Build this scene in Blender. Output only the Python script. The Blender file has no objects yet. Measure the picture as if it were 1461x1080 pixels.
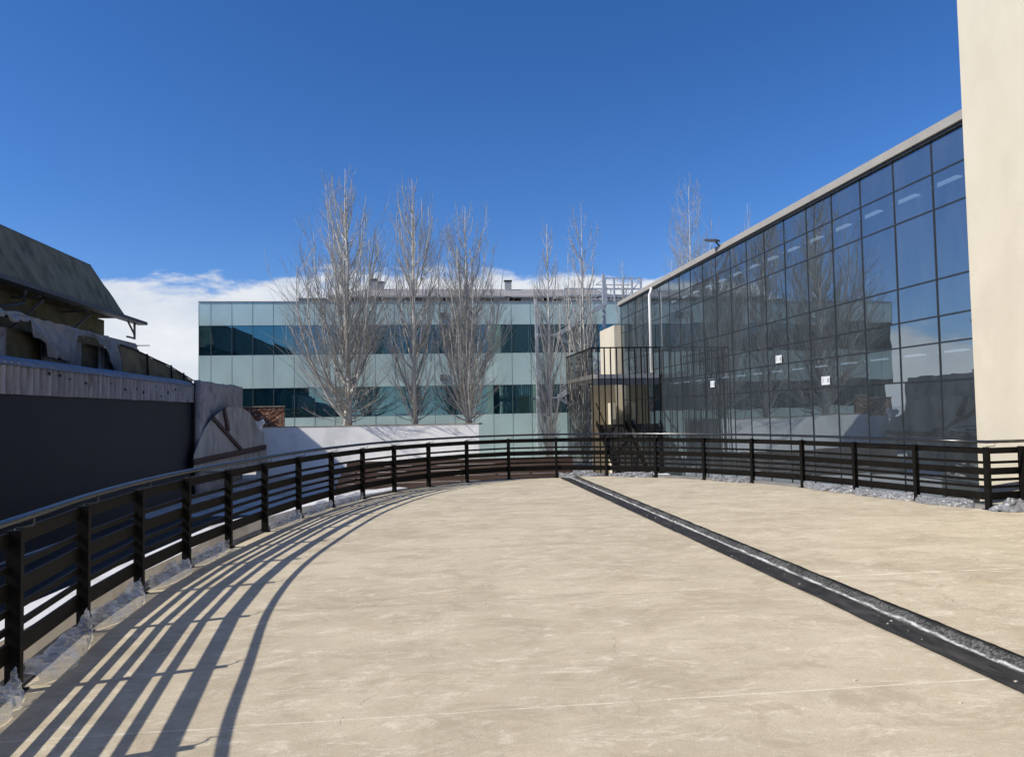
import bpy, math, random
from mathutils import Vector, Matrix, noise
random.seed(7)
R=math.radians
scene=bpy.context.scene; col=scene.collection
# ------------------------------------------------------------------ camera (survey of the place)
F=1055.;PW=1461;PH=1080;HC=1.7
yaw,pitch,roll=R(7.1),R(2.53),R(1.07)
cf=Vector((math.sin(yaw)*math.cos(pitch),math.cos(yaw)*math.cos(pitch),math.sin(pitch)))
cr0=Vector((math.cos(yaw),-math.sin(yaw),0));cu0=cr0.cross(cf)
cr=cr0*math.cos(roll)-cu0*math.sin(roll);cu=cu0*math.cos(roll)+cr0*math.sin(roll)
EYE=Vector((0,0,HC))
def ray(x,y): return cf+cr*((x-PW/2)/F)+cu*((PH/2-y)/F)
def onz(x,y,z=0.): d=ray(x,y);return EYE+d*((z-HC)/d.z)
def onX(x,y,X): d=ray(x,y);return EYE+d*(X/d.x)
def onY(x,y,Y): d=ray(x,y);return EYE+d*(Y/d.y)
cam=bpy.data.cameras.new('camera');co=bpy.data.objects.new('camera',cam);col.objects.link(co)
co.matrix_world=Matrix(((cr.x,cu.x,-cf.x,0),(cr.y,cu.y,-cf.y,0),(cr.z,cu.z,-cf.z,HC),(0,0,0,1)))
cam.sensor_width=36;cam.lens=36*F/PW;cam.clip_end=6000;cam.clip_start=.05
scene.camera=co
# ------------------------------------------------------------------ object helpers
def link(o,parent=None):
    col.objects.link(o)
    if parent is not None: o.parent=parent
    return o
def tag(o,label=None,cat=None,group=None,kind=None):
    if label: o['label']=label
    if cat: o['category']=cat
    if group: o['group']=group
    if kind: o['kind']=kind
    return o
def empty(name,loc,label,cat,group=None):
    o=bpy.data.objects.new(name,None);o.location=loc;o.empty_display_size=.2;link(o);tag(o,label,cat,group);o['_l']=0
    del o['_l'];return o
class MB:
    """collects geometry in world coordinates"""
    def __init__(s): s.v=[];s.f=[]
    def quad(s,*p): n=len(s.v);s.v+=[tuple(q) for q in p];s.f.append(tuple(range(n,n+len(p))));return s
    def box(s,a,b):
        x0,y0,z0=[min(a[i],b[i]) for i in range(3)];x1,y1,z1=[max(a[i],b[i]) for i in range(3)]
        n=len(s.v);s.v+=[(x0,y0,z0),(x1,y0,z0),(x1,y1,z0),(x0,y1,z0),(x0,y0,z1),(x1,y0,z1),(x1,y1,z1),(x0,y1,z1)]
        s.f+=[(n,n+3,n+2,n+1),(n+4,n+5,n+6,n+7),(n,n+1,n+5,n+4),(n+1,n+2,n+6,n+5),(n+2,n+3,n+7,n+6),(n+3,n,n+4,n+7)];return s
    def obox(s,c,ux,uy,hx,hy,z0,z1):
        """box with local horizontal axes ux,uy, half sizes hx,hy"""
        n=len(s.v);c=Vector(c)
        for z in (z0,z1):
            for a,b in ((-1,-1),(1,-1),(1,1),(-1,1)):
                p=c+ux*(a*hx)+uy*(b*hy);s.v.append((p.x,p.y,z))
        s.f+=[(n,n+3,n+2,n+1),(n+4,n+5,n+6,n+7),(n,n+1,n+5,n+4),(n+1,n+2,n+6,n+5),(n+2,n+3,n+7,n+6),(n+3,n,n+4,n+7)];return s
    def bar(s,a,b,w,h=None):
        h=h or w;a=Vector(a);b=Vector(b);d=(b-a).normalized()
        up=Vector((0,0,1)) if abs(d.z)<.95 else Vector((0,1,0))
        x=d.cross(up).normalized();y=x.cross(d).normalized();n=len(s.v)
        for p in (a,b):
            for i,j in ((-1,-1),(1,-1),(1,1),(-1,1)): s.v.append(tuple(p+x*(i*w/2)+y*(j*h/2)))
        s.f+=[(n,n+3,n+2,n+1),(n+4,n+5,n+6,n+7),(n,n+1,n+5,n+4),(n+1,n+2,n+6,n+5),(n+2,n+3,n+7,n+6),(n+3,n,n+4,n+7)];return s
    def tube(s,pts,rad,k=6,cap=True):
        n0=len(s.v);m=len(pts)
        rad=rad if isinstance(rad,(list,tuple)) else [rad]*m
        for i,p in enumerate(pts):
            a=pts[max(i-1,0)];b=pts[min(i+1,m-1)]
            d=(Vector(b)-Vector(a)).normalized()
            up=Vector((0,0,1)) if abs(d.z)<.9 else Vector((1,0,0))
            x=d.cross(up).normalized();y=x.cross(d)
            for j in range(k):
                an=2*math.pi*j/k;q=Vector(p)+(x*math.cos(an)+y*math.sin(an))*rad[i];s.v.append((q.x,q.y,q.z))
        for i in range(m-1):
            for j in range(k):
                a=n0+i*k+j;b=n0+i*k+(j+1)%k;s.f.append((a,b,b+k,a+k))
        if cap: s.f.append(tuple(n0+j for j in range(k))[::-1]);s.f.append(tuple(n0+(m-1)*k+j for j in range(k)))
        return s
    def sweep(s,pts,prof):
        """sweep a profile [(offset outwards,z)] along a ground polyline, mitred"""
        n0=len(s.v);m=len(pts);k=len(prof)
        for i in range(m):
            a=Vector(pts[max(i-1,0)][:2]);b=Vector(pts[i][:2]);c=Vector(pts[min(i+1,m-1)][:2])
            d1=(b-a) if i>0 else (c-b);d2=(c-b) if i<m-1 else (b-a)
            d1=d1.normalized();d2=d2.normalized();n1=Vector((-d1.y,d1.x));n2=Vector((-d2.y,d2.x))
            nn=(n1+n2).normalized();nn=nn/max(.4,nn.dot(n1))
            for o,z in prof: s.v.append((b.x+nn.x*o,b.y+nn.y*o,z))
        for i in range(m-1):
            for j in range(k):
                a=n0+i*k+j;b=n0+i*k+(j+1)%k;s.f.append((a,a+k,b+k,b))
        s.f.append(tuple(n0+j for j in range(k)));s.f.append(tuple(n0+(m-1)*k+j for j in range(k))[::-1])
        return s
    def grid(s,fn,nu,nv):
        n0=len(s.v)
        for i in range(nu+1):
            for j in range(nv+1): s.v.append(tuple(fn(i/nu,j/nv)))
        for i in range(nu):
            for j in range(nv):
                a=n0+i*(nv+1)+j;s.f.append((a,a+nv+1,a+nv+2,a+1))
        return s
    def build(s,name,mat,parent=None,smooth=False,bevel=0,label=None,cat=None,group=None,kind=None,solid=0):
        me=bpy.data.meshes.new(name);org=Vector((0,0,0))
        if parent is not None:
            org=parent.matrix_world.translation if False else wloc(parent)
        else:
            xs=[v[0] for v in s.v];ys=[v[1] for v in s.v];zs=[v[2] for v in s.v]
            org=Vector(((min(xs)+max(xs))/2,(min(ys)+max(ys))/2,min(zs)))
        me.from_pydata([(v[0]-org.x,v[1]-org.y,v[2]-org.z) for v in s.v],[],s.f);me.materials.append(mat)
        if smooth:
            for p in me.polygons: p.use_smooth=True
        me.update()
        o=bpy.data.objects.new(name,me);link(o,parent)
        if parent is None: o.location=org
        if bevel:
            b=o.modifiers.new('bevel','BEVEL');b.width=bevel;b.segments=2;b.limit_method='ANGLE'
        if solid:
            b=o.modifiers.new('solid','SOLIDIFY');b.thickness=solid
        tag(o,label,cat,group,kind);return o
def wloc(o):
    p=Vector((0,0,0))
    while o is not None: p=p+Vector(o.location);o=o.parent
    return p
# ------------------------------------------------------------------ materials
def base(name):
    m=bpy.data.materials.new(name);m.use_nodes=True;nt=m.node_tree
    return m,nt,nt.nodes['Principled BSDF']
def N(nt,t,**k):
    n=nt.nodes.new(t)
    for a,b in k.items():
        if a in n.inputs.keys() if isinstance(a,str) else False: n.inputs[a].default_value=b
        else: setattr(n,a,b)
    return n
def coords(nt,stretch=(1,1,1),world=True):
    if world:
        g=nt.nodes.new('ShaderNodeNewGeometry');out=g.outputs['Position']
    else:
        g=nt.nodes.new('ShaderNodeTexCoord');out=g.outputs['Object']
    mp=nt.nodes.new('ShaderNodeMapping');mp.inputs['Scale'].default_value=stretch
    nt.links.new(out,mp.inputs[0]);return mp.outputs[0]
def fbm(nt,vec,scale,detail=5,rough=.6,lo=.3,hi=.7,dist=0):
    n=nt.nodes.new('ShaderNodeTexNoise');n.inputs['Scale'].default_value=scale;n.inputs['Detail'].default_value=detail
    n.inputs['Roughness'].default_value=rough;n.inputs['Distortion'].default_value=dist
    nt.links.new(vec,n.inputs['Vector'])
    r=nt.nodes.new('ShaderNodeMapRange');r.inputs['From Min'].default_value=lo;r.inputs['From Max'].default_value=hi
    nt.links.new(n.outputs['Fac'],r.inputs[0]);return r.outputs[0]
def mixc(nt,fac,a,b,blend='MIX'):
    m=nt.nodes.new('ShaderNodeMix');m.data_type='RGBA';m.blend_type=blend
    for sock,v in ((m.inputs[0],fac),(m.inputs[6],a),(m.inputs[7],b)):
        if isinstance(v,(int,float)): sock.default_value=v
        elif isinstance(v,tuple): sock.default_value=(*v,1) if len(v)==3 else v
        else: nt.links.new(v,sock)
    return m.outputs[2]
def mth(nt,op,a,b=None,c=None):
    m=nt.nodes.new('ShaderNodeMath');m.operation=op
    for i,v in enumerate((a,b,c)):
        if v is None: continue
        if isinstance(v,(int,float)): m.inputs[i].default_value=v
        else: nt.links.new(v,m.inputs[i])
    return m.outputs[0]
def bump(nt,bs,h,strength=.3,dist=.01):
    b=nt.nodes.new('ShaderNodeBump');b.inputs['Strength'].default_value=strength;b.inputs['Distance'].default_value=dist
    nt.links.new(h,b.inputs['Height']);nt.links.new(b.outputs[0],bs.inputs['Normal'])
def pm(name,c1,c2,scale=3,rough=.8,bs=.2,bscale=30,metal=0,stretch=(1,1,1),c3=None,s3=.6,spec=None,bd=.01,lo=.3,hi=.7):
    m,nt,p=base(name);v=coords(nt,stretch)
    c=mixc(nt,fbm(nt,v,scale,lo=lo,hi=hi),c1,c2)
    if c3: c=mixc(nt,fbm(nt,v,s3,lo=.48,hi=.72),c,c3)
    nt.links.new(c,p.inputs['Base Color']);p.inputs['Roughness'].default_value=rough;p.inputs['Metallic'].default_value=metal
    if spec is not None: p.inputs['Specular IOR Level'].default_value=spec
    if bs: bump(nt,p,fbm(nt,coords(nt),bscale,4,.6,0,1),bs,bd)
    return m
# deck concrete with trowel marks, stains, pale joints
def deck_mat(name,joints,dark):
    m,nt,p=base(name);w=coords(nt)
    big=fbm(nt,coords(nt,(.7,1.0,1)),.8,9,.72,.40,.60)
    mid=fbm(nt,coords(nt,(1,1.25,1)),3.2,9,.78,.40,.60,.4)
    fine=fbm(nt,w,36,8,.85,.36,.64)
    grit=fbm(nt,w,150,4,.8,.40,.60)
    def mk_(a,b): return mth(nt,'MULTIPLY',a,b)
    c=mixc(nt,big,(.37,.305,.20),(.60,.51,.36))
    c=mixc(nt,mk_(mid,.5),c,(.61,.54,.41))
    c=mixc(nt,mk_(fbm(nt,coords(nt,(1.2,2.6,1)),2.1,9,.84,.52,.62,.9),.85),c,(.82,.73,.58))
    c=mixc(nt,mk_(fbm(nt,coords(nt,(.8,1.3,1)),1.5,9,.82,.50,.60,.6),.7),c,(.30,.24,.155))
    c=mixc(nt,mk_(fbm(nt,w,1.1,4,.6,.64,.74),.5),c,(.58,.43,.21))
    c=mixc(nt,mk_(fine,.55),c,(.35,.285,.185))
    c=mixc(nt,mk_(grit,.42),c,(.80,.70,.52))
    c=mixc(nt,mk_(fbm(nt,w,70,3,.7,.62,.68),.6),c,(.13,.11,.085))
    c=mixc(nt,mk_(fbm(nt,w,13,5,.85,.66,.70),.75),c,(.80,.76,.68))
    v=nt.nodes.new('ShaderNodeTexVoronoi');v.feature='DISTANCE_TO_EDGE';v.inputs['Scale'].default_value=.42;wv=nt.nodes.new('ShaderNodeVectorMath');wv.operation='ADD'
    nz=nt.nodes.new('ShaderNodeTexNoise');nz.inputs['Scale'].default_value=1.6;nz.inputs['Detail'].default_value=7;nt.links.new(w,nz.inputs['Vector'])
    nt.links.new(w,wv.inputs[0]);nt.links.new(nz.outputs['Color'],wv.inputs[1]);nt.links.new(wv.outputs[0],v.inputs['Vector'])
    ck=mth(nt,'LESS_THAN',v.outputs['Distance'],.0016);c=mixc(nt,mk_(ck,mk_(fbm(nt,w,.8,4,.7,.5,.6),.55)),c,(.20,.165,.115))
    sp=nt.nodes.new('ShaderNodeSeparateXYZ');nt.links.new(w,sp.inputs[0])
    wob=mth(nt,'MULTIPLY',fbm(nt,w,3,4,.6,0,1),.03);broken=fbm(nt,w,6,4,.7,.32,.6)
    y=mth(nt,'ADD',sp.outputs[1],wob);y=mth(nt,'ADD',y,mth(nt,'MULTIPLY',sp.outputs[0],.012))
    jh=None
    for j,(Y,wd,op) in enumerate(joints):
        d=mth(nt,'ABSOLUTE',mth(nt,'SUBTRACT',y,Y))
        k=mth(nt,'LESS_THAN',d,wd)
        k=mth(nt,'MULTIPLY',k,mth(nt,'MULTIPLY',broken,op))
        c=mixc(nt,k,c,(.84,.78,.64) if op>.5 else (.22,.18,.125))
        # one slab slightly darker than the next near the joint
        e=mth(nt,'MULTIPLY',mth(nt,'LESS_THAN',mth(nt,'SUBTRACT',Y,y),.0),.0)
    nt.links.new(c,p.inputs['Base Color'])
    p.inputs['Roughness'].default_value=.85;p.inputs['Specular IOR Level'].default_value=.3
    h=mth(nt,'ADD',mth(nt,'MULTIPLY',fine,.6),mth(nt,'MULTIPLY',grit,.3));bump(nt,p,h,.35,.006)
    return m
M={}
M['deckL']=deck_mat('deck_concrete_left',((4.3,.008,.62),(6.75,.012,.45),(9.4,.014,.4),(12.6,.02,.4)),0)
M['deckR']=deck_mat('deck_concrete_right',((6.85,.012,.95),(10.4,.02,.4),(13.6,.02,.4)),0)
M['bitumen']=pm('bitumen',(.012,.012,.013),(.05,.048,.045),7,.7,.5,60,c3=(.075,.07,.065),s3=2.2,stretch=(3,1,1),spec=.15)
def bead():
    m,nt,p=base('bitumen_bead');w=coords(nt)
    sp=nt.nodes.new('ShaderNodeSeparateXYZ');nt.links.new(w,sp.inputs[0])
    x=mth(nt,'ADD',sp.outputs[0],mth(nt,'MULTIPLY',fbm(nt,w,4,5,.7,0,1),.06));x=mth(nt,'SUBTRACT',x,.03)
    k=fbm(nt,coords(nt,(1,1,1)),48,8,.9,.44,.60)
    c=mixc(nt,mth(nt,'MULTIPLY',k,fbm(nt,w,2.6,6,.75,.28,.55)),(.016,.016,.016),(.24,.235,.22))
    g=nt.nodes.new('ShaderNodeMapRange');g.inputs[1].default_value=3.785;g.inputs[2].default_value=3.815;nt.links.new(x,g.inputs[0])
    c=mixc(nt,g.outputs[0],c,(.013,.013,.013))
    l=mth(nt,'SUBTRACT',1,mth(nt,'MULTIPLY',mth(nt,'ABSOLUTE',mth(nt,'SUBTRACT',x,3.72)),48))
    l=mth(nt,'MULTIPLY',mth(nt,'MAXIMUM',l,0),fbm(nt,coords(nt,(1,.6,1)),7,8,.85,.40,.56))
    c=mixc(nt,l,c,(.74,.72,.68))  # specular glint at the foot of the edge, painted as a pale line
    nt.links.new(c,p.inputs['Base Color']);p.inputs['Roughness'].default_value=.8
    bump(nt,p,fbm(nt,w,60,4,.7,0,1),.5,.008);p.inputs['Specular IOR Level'].default_value=.08;return m
M['bead']=bead()
M['kerb']=pm('kerb_concrete',(.15,.145,.14),(.22,.215,.205),4,.85)
M['ground']=pm('ground_concrete',(.50,.48,.45),(.64,.62,.58),1.3,.9,c3=(.36,.33,.29),s3=.5)
M['apron']=pm('white_apron',(.62,.61,.59),(.74,.73,.71),2.3,.9,c3=(.40,.36,.32),s3=.8)
M['shadeground']=pm('shade_dark_ground',(.014,.015,.018),(.03,.03,.033),2.,.9,.3,30)
M['steel']=pm('black_steel',(.006,.0052,.0046),(.011,.010,.0085),9,.5,.05,60,spec=.09)
M['steelrail']=pm('black_handrail',(.012,.013,.016),(.020,.022,.026),9,.22,.03,80,spec=.7)
M['chrome']=pm('bracket_steel',(.05,.05,.05),(.09,.09,.09),20,.4,.1,60,metal=.6)
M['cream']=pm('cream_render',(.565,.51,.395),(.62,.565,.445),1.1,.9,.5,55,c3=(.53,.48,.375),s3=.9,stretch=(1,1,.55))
M['shaded_beige']=pm('shaded_beige_render',(.20,.165,.11),(.27,.225,.155),1.1,.9,.3,40)  # darker copy of the cream render, balcony shade put into its colour
M['whitewall']=pm('white_painted_wall',(.89,.87,.83),(.92,.90,.86),1.2,.75,.1,30,c3=(.68,.67,.64),s3=.7)
M['coping']=pm('wall_coping',(.30,.24,.16),(.42,.36,.27),3,.9)
M['fascia']=pm('roof_fascia',(.30,.28,.25),(.36,.34,.30),2,.6,.05)
M['mullion']=pm('dark_mullion',(.018,.021,.024),(.03,.034,.038),4,.4,.02)
M['slab']=pm('office_slab',(.10,.11,.12),(.14,.15,.16),2,.9,.05)
M['officewall']=pm('office_wall',(.30,.33,.37),(.40,.43,.47),.6,.9,.05)
M['ceil']=pm('office_ceiling',(.42,.44,.46),(.5,.52,.54),.6,.9,.05)
def glass(name,tint,refl,ior,wob=.25,wscale=.9,grough=.0,trans=.5,backing=None,interior_brightness=0):
    m=bpy.data.materials.new(name);m.use_nodes=True;nt=m.node_tree;nt.nodes.clear()
    out=nt.nodes.new('ShaderNodeOutputMaterial');mix=nt.nodes.new('ShaderNodeMixShader')
    fr=nt.nodes.new('ShaderNodeFresnel');fr.inputs['IOR'].default_value=ior
    gl=nt.nodes.new('ShaderNodeBsdfGlossy');gl.inputs['Color'].default_value=(*refl,1);gl.inputs['Roughness'].default_value=grough
    b=nt.nodes.new('ShaderNodeBump');b.inputs['Strength'].default_value=wob;b.inputs['Distance'].default_value=.02
    h=fbm(nt,coords(nt),wscale,2,.4,0,1);nt.links.new(h,b.inputs['Height']);nt.links.new(b.outputs[0],gl.inputs['Normal'])
    if backing is None:
        tr=nt.nodes.new('ShaderNodeBsdfTransparent');tr.inputs['Color'].default_value=(*tint,1)
    else:
        tr=nt.nodes.new('ShaderNodeBsdfDiffuse')
        nt.links.new(mixc(nt,fbm(nt,coords(nt,(1,1,.6)),backing,4,.6),tint,tuple(t*.82 for t in tint)),tr.inputs['Color'])
    nt.links.new(fr.outputs[0],mix.inputs[0]);nt.links.new(tr.outputs[0],mix.inputs[1]);nt.links.new(gl.outputs[0],mix.inputs[2])
    if interior_brightness:  # pale diffuse veil mixed in to stand for interior brightness
        df=nt.nodes.new('ShaderNodeBsdfDiffuse');df.inputs['Color'].default_value=(.42,.50,.54,1);m2=nt.nodes.new('ShaderNodeMixShader')
        nt.links.new(mth(nt,'MULTIPLY_ADD',fbm(nt,coords(nt,(1,1,.35)),1.6,5,.7,.3,.7),interior_brightness*.9,interior_brightness*.7),m2.inputs[0])
        nt.links.new(mix.outputs[0],m2.inputs[1]);nt.links.new(df.outputs[0],m2.inputs[2]);nt.links.new(m2.outputs[0],out.inputs[0]);return m
    nt.links.new(mix.outputs[0],out.inputs[0]);return m
M['glass']=glass('curtain_wall_glass',(.22,.27,.33),(.76,.85,.92),4.6,.16,.8,interior_brightness=.06)
M['spandrel']=glass('spandrel_glass',(.60,.76,.70),(.80,.92,.88),1.75,.12,.7,.06,backing=.5)
M['band']=glass('window_band_glass',(.006,.03,.045),(.45,.85,.95),3.,.22,.45,0,backing=.5)
M['joint']=pm('facade_joint',(.10,.13,.13),(.13,.16,.16),4,.6,0)
M['bark']=None
def bark(name,a,b):
    return pm(name,a,b,6,.85,.3,40,stretch=(1,1,.4))
M['bark']=bark('poplar_bark',(.42,.39,.34),(.66,.63,.56))
M['twig']=bark('poplar_twigs',(.29,.265,.22),(.49,.455,.395))
M['soil']=pm('planter_soil',(.10,.075,.05),(.16,.12,.08),5,.95)
M['moss']=pm('mossy_roof',(.15,.135,.088),(.22,.20,.14),2.4,.95,.3,20,c3=(.07,.066,.042),s3=2.2,stretch=(1,.8,.22))
M['eave']=pm('eave_metal',(.045,.047,.055),(.075,.078,.085),3,.6)
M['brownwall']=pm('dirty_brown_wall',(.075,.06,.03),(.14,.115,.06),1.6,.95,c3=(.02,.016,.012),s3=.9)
M['torn']=pm('torn_sheet',(.24,.225,.205),(.34,.32,.30),1.5,.8,.3,10,c3=(.15,.14,.125),s3=1.8)
def corrm():
    m,nt,p=base('corrugated_zinc');w=coords(nt);sp=nt.nodes.new('ShaderNodeSeparateXYZ');nt.links.new(w,sp.inputs[0])
    c=mixc(nt,fbm(nt,coords(nt,(1,2,.35)),1.6,6,.7,.35,.65),(.17,.165,.18),(.33,.32,.345))
    g=mth(nt,'SINE',mth(nt,'MULTIPLY',sp.outputs[1],2*math.pi/.30));g=mth(nt,'MULTIPLY_ADD',g,-.5,.5)   # groove shading painted into the colour so the ribs read
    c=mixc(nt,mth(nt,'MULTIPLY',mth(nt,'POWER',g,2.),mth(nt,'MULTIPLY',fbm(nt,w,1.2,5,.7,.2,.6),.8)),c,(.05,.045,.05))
    c=mixc(nt,fbm(nt,coords(nt,(1,1.5,.6)),2.2,6,.75,.56,.68),c,(.10,.085,.08))
    nt.links.new(c,p.inputs['Base Color']);p.inputs['Roughness'].default_value=.6;bump(nt,p,fbm(nt,w,20,4,.6,0,1),.2);return m
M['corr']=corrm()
M['cap']=pm('zinc_cap',(.15,.155,.18),(.22,.225,.25),2,.55,metal=.2)
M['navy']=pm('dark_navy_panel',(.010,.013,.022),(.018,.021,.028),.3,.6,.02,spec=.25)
M['plaster']=pm('grey_plaster',(.24,.225,.235),(.36,.34,.35),1.3,.9,.4,14,c3=(.15,.14,.145),s3=1.6)
M['plate']=pm('dirty_plate',(.27,.26,.255),(.43,.42,.41),1.2,.7,.15,12,c3=(.17,.15,.13),s3=1.9,stretch=(1,1,.4))
M['rust']=pm('rusty_steel',(.045,.028,.026),(.09,.05,.042),8,.8)
M['hole']=pm('hole_dark',(.006,.006,.007),(.01,.01,.01),4,1,0)
def rubble():
    m,nt,p=base('rubble_brick');v=nt.nodes.new('ShaderNodeTexVoronoi');v.inputs['Scale'].default_value=5.5
    nt.links.new(coords(nt,(1,1,1.6)),v.inputs['Vector'])
    r=nt.nodes.new('ShaderNodeValToRGB');e=r.color_ramp.elements
    e[0].color=(.10,.04,.022,1);e[1].color=(.42,.26,.17,1);e[1].position=.9
    x=e.new(.5);x.color=(.24,.10,.05,1)
    sp=nt.nodes.new('ShaderNodeSeparateColor');nt.links.new(v.outputs['Color'],sp.inputs[0]);nt.links.new(sp.outputs[0],r.inputs[0])
    nt.links.new(r.outputs[0],p.inputs['Base Color']);bump(nt,p,v.outputs['Distance'],.8,.05);return m
M['rubble']=rubble()
M['brownplank']=pm('brown_boards',(.05,.026,.016),(.11,.062,.04),2.5,.85,.4,20,stretch=(.4,1,6),c3=(.16,.11,.08),s3=.8)
def film(name,c,tr,rough):
    m,nt,p=base(name);p.inputs['Roughness'].default_value=rough
    w=coords(nt);k=fbm(nt,w,5,5,.7,.35,.65)
    nt.links.new(mixc(nt,k,tuple(x*.45 for x in c),c),p.inputs['Base Color'])
    out=nt.nodes['Material Output'];t=nt.nodes.new('ShaderNodeBsdfTransparent');mx=nt.nodes.new('ShaderNodeMixShader')
    nt.links.new(mth(nt,'ADD',mth(nt,'MULTIPLY',k,.35),1-tr-.12),mx.inputs[0])
    nt.links.new(t.outputs[0],mx.inputs[1]);nt.links.new(p.outputs[0],mx.inputs[2]);nt.links.new(mx.outputs[0],out.inputs[0])
    bump(nt,p,fbm(nt,w,16,3,.5,0,1,2.),.25,.02);p.inputs['Specular IOR Level'].default_value=1.;return m
M['clear']=film('clear_film',(.66,.70,.76),.42,.12)
M['silver']=film('silver_film',(.28,.285,.295),.0,.40)
M['bluetarp']=pm('blue_tarp',(.02,.05,.16),(.04,.09,.26),3,.5,.6,8)
M['galv']=pm('galvanised_steel',(.42,.44,.45),(.55,.57,.58),6,.5,.05,metal=.2)
M['roofmetal']=pm('pale_roof_sheet',(.30,.27,.25),(.38,.35,.32),1.3,.8,.1,c3=(.25,.23,.21),s3=.4)
M['roofwall']=pm('clerestory_wall',(.36,.35,.33),(.45,.44,.42),2,.8)
M['paper']=pm('white_paper',(.58,.60,.60),(.66,.67,.67),4,.6,0)
M['ink']=pm('grey_ink',(.25,.27,.30),(.32,.34,.36),4,.7,0)
M['tread']=pm('dark_stair',(.05,.045,.04),(.085,.078,.07),3,.8)
M['stone']=pm('pale_balcony_slab',(.50,.47,.42),(.60,.57,.52),4,.8)
def lampm():
    m,nt,p=base('strip_light_tube');c=fbm(nt,coords(nt),2,2,.5,0,1)
    nt.links.new(mixc(nt,c,(.85,.92,1),(.9,.95,1)),p.inputs['Base Color'])
    p.inputs['Emission Color'].default_value=(.85,.93,1,1);p.inputs['Emission Strength'].default_value=.9;return m
M['lamp']=lampm()
# ------------------------------------------------------------------ world and sun
EL,AZ=R(39.8),R(13)            # light travels towards +X turned AZ to +Y
d=Vector((math.cos(AZ)*math.cos(EL),math.sin(AZ)*math.cos(EL),-math.sin(EL)))
sl=bpy.data.lights.new('sun','SUN');sl.energy=5.0;sl.angle=R(.5);sl.color=(1,.95,.865)
so=bpy.data.objects.new('sun',sl);link(so);so.rotation_euler=d.to_track_quat('-Z','Y').to_euler();so.location=(-30,-10,40)
w=bpy.data.worlds.new('World');scene.world=w;w.use_nodes=True;nt=w.node_tree
bg=nt.nodes['Background'];sky=nt.nodes.new('ShaderNodeTexSky');sky.sky_type='NISHITA';sky.sun_disc=False
sky.sun_elevation=EL;sky.sun_rotation=math.atan2(-d.x,-d.y);sky.air_density=1.;sky.dust_density=.25;sky.ozone_density=2.2;sky.altitude=600
tc=nt.nodes.new('ShaderNodeTexCoord');nrm=nt.nodes.new('ShaderNodeVectorMath');nrm.operation='NORMALIZE'
nt.links.new(tc.outputs['Generated'],nrm.inputs[0]);nv=nrm.outputs[0]
sp=nt.nodes.new('ShaderNodeSeparateXYZ');nt.links.new(nv,sp.inputs[0])
mp=nt.nodes.new('ShaderNodeMapping');mp.inputs['Scale'].default_value=(1,1,2.3);mp.inputs['Location'].default_value=(.35,.1,0);nt.links.new(nv,mp.inputs[0])
n1=fbm(nt,mp.outputs[0],7.5,8,.62,.28,.72,.35)
n0=fbm(nt,mp.outputs[0],2.2,3,.5,.3,.7)
top=mth(nt,'ADD',mth(nt,'MULTIPLY',n1,.05),mth(nt,'MULTIPLY',n0,.035));top=mth(nt,'ADD',top,.131)
wm=nt.nodes.new('ShaderNodeMapRange');nt.links.new(sp.outputs[0],wm.inputs[0]);wm.inputs[1].default_value=-.42;wm.inputs[2].default_value=-.60;wm.inputs[4].default_value=.075
top=mth(nt,'SUBTRACT',top,wm.outputs[0])
em=nt.nodes.new('ShaderNodeMapRange');nt.links.new(sp.outputs[0],em.inputs[0]);em.inputs[1].default_value=-.33;em.inputs[2].default_value=-.08;em.inputs[3].default_value=-.010;em.inputs[4].default_value=.014
top=mth(nt,'ADD',top,em.outputs[0])
sm=nt.nodes.new('ShaderNodeMapRange');nt.links.new(sp.outputs[1],sm.inputs[0]);sm.inputs[1].default_value=.25;sm.inputs[2].default_value=-.15;sm.inputs[4].default_value=.13
top=mth(nt,'SUBTRACT',top,sm.outputs[0])
cm=nt.nodes.new('ShaderNodeMapRange');cm.interpolation_type='SMOOTHSTEP'
nt.links.new(mth(nt,'SUBTRACT',top,sp.outputs[2]),cm.inputs[0]);cm.inputs[1].default_value=-.004;cm.inputs[2].default_value=.016
cc=mixc(nt,fbm(nt,mp.outputs[0],9,6,.6,.3,.7),(6.9,7.4,8.2),(9.0,9.1,9.3))
tint=mixc(nt,1.,sky.outputs[0],(.90,1.02,1.34),'MULTIPLY')
hs=nt.nodes.new('ShaderNodeHueSaturation');hs.inputs['Saturation'].default_value=1.16;hs.inputs['Value'].default_value=1.0;nt.links.new(tint,hs.inputs['Color'])
nt.links.new(mixc(nt,mth(nt,'MULTIPLY',cm.outputs[0],.93),hs.outputs[0],cc),bg.inputs['Color'])
bg.inputs['Strength'].default_value=.1
scene.view_settings.view_transform='Standard';scene.view_settings.look='None';scene.view_settings.exposure=0
# ------------------------------------------------------------------ railing line
posts=[(-1.35,-5.0),(-1.33,-3.6),(-1.32,-2.3),(-1.32,-1.05),(-1.5,.2),(-1.78,1.38),(-2.12,2.57),(-2.40,3.80)]
posts+=[(-2.549,5.06),(-2.687,6.35),(-2.72,7.62),(-2.65,8.85),(-2.49,10.06),(-2.29,11.32),(-2.02,12.68),(-1.64,13.97),(-1.17,15.2),(-.58,16.27),(.17,17.2),(1.10,18.0),(2.18,18.5),(3.40,18.52),(4.57,18.02),(5.59,17.26),(6.44,16.36),(7.13,15.35),(7.66,14.2),(8.02,12.95),(8.34,11.68),(8.66,10.47)]
END=(9.30,10.52)
path=posts+[END]
GZ=-1.5
def offs(pts,o):
    mb=MB();mb.sweep(pts,[(o,0),(o,1),(o+.01,1)]);return [mb.v[i*3][:2] for i in range(len(pts))]
outer=offs(path,.16)
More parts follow.
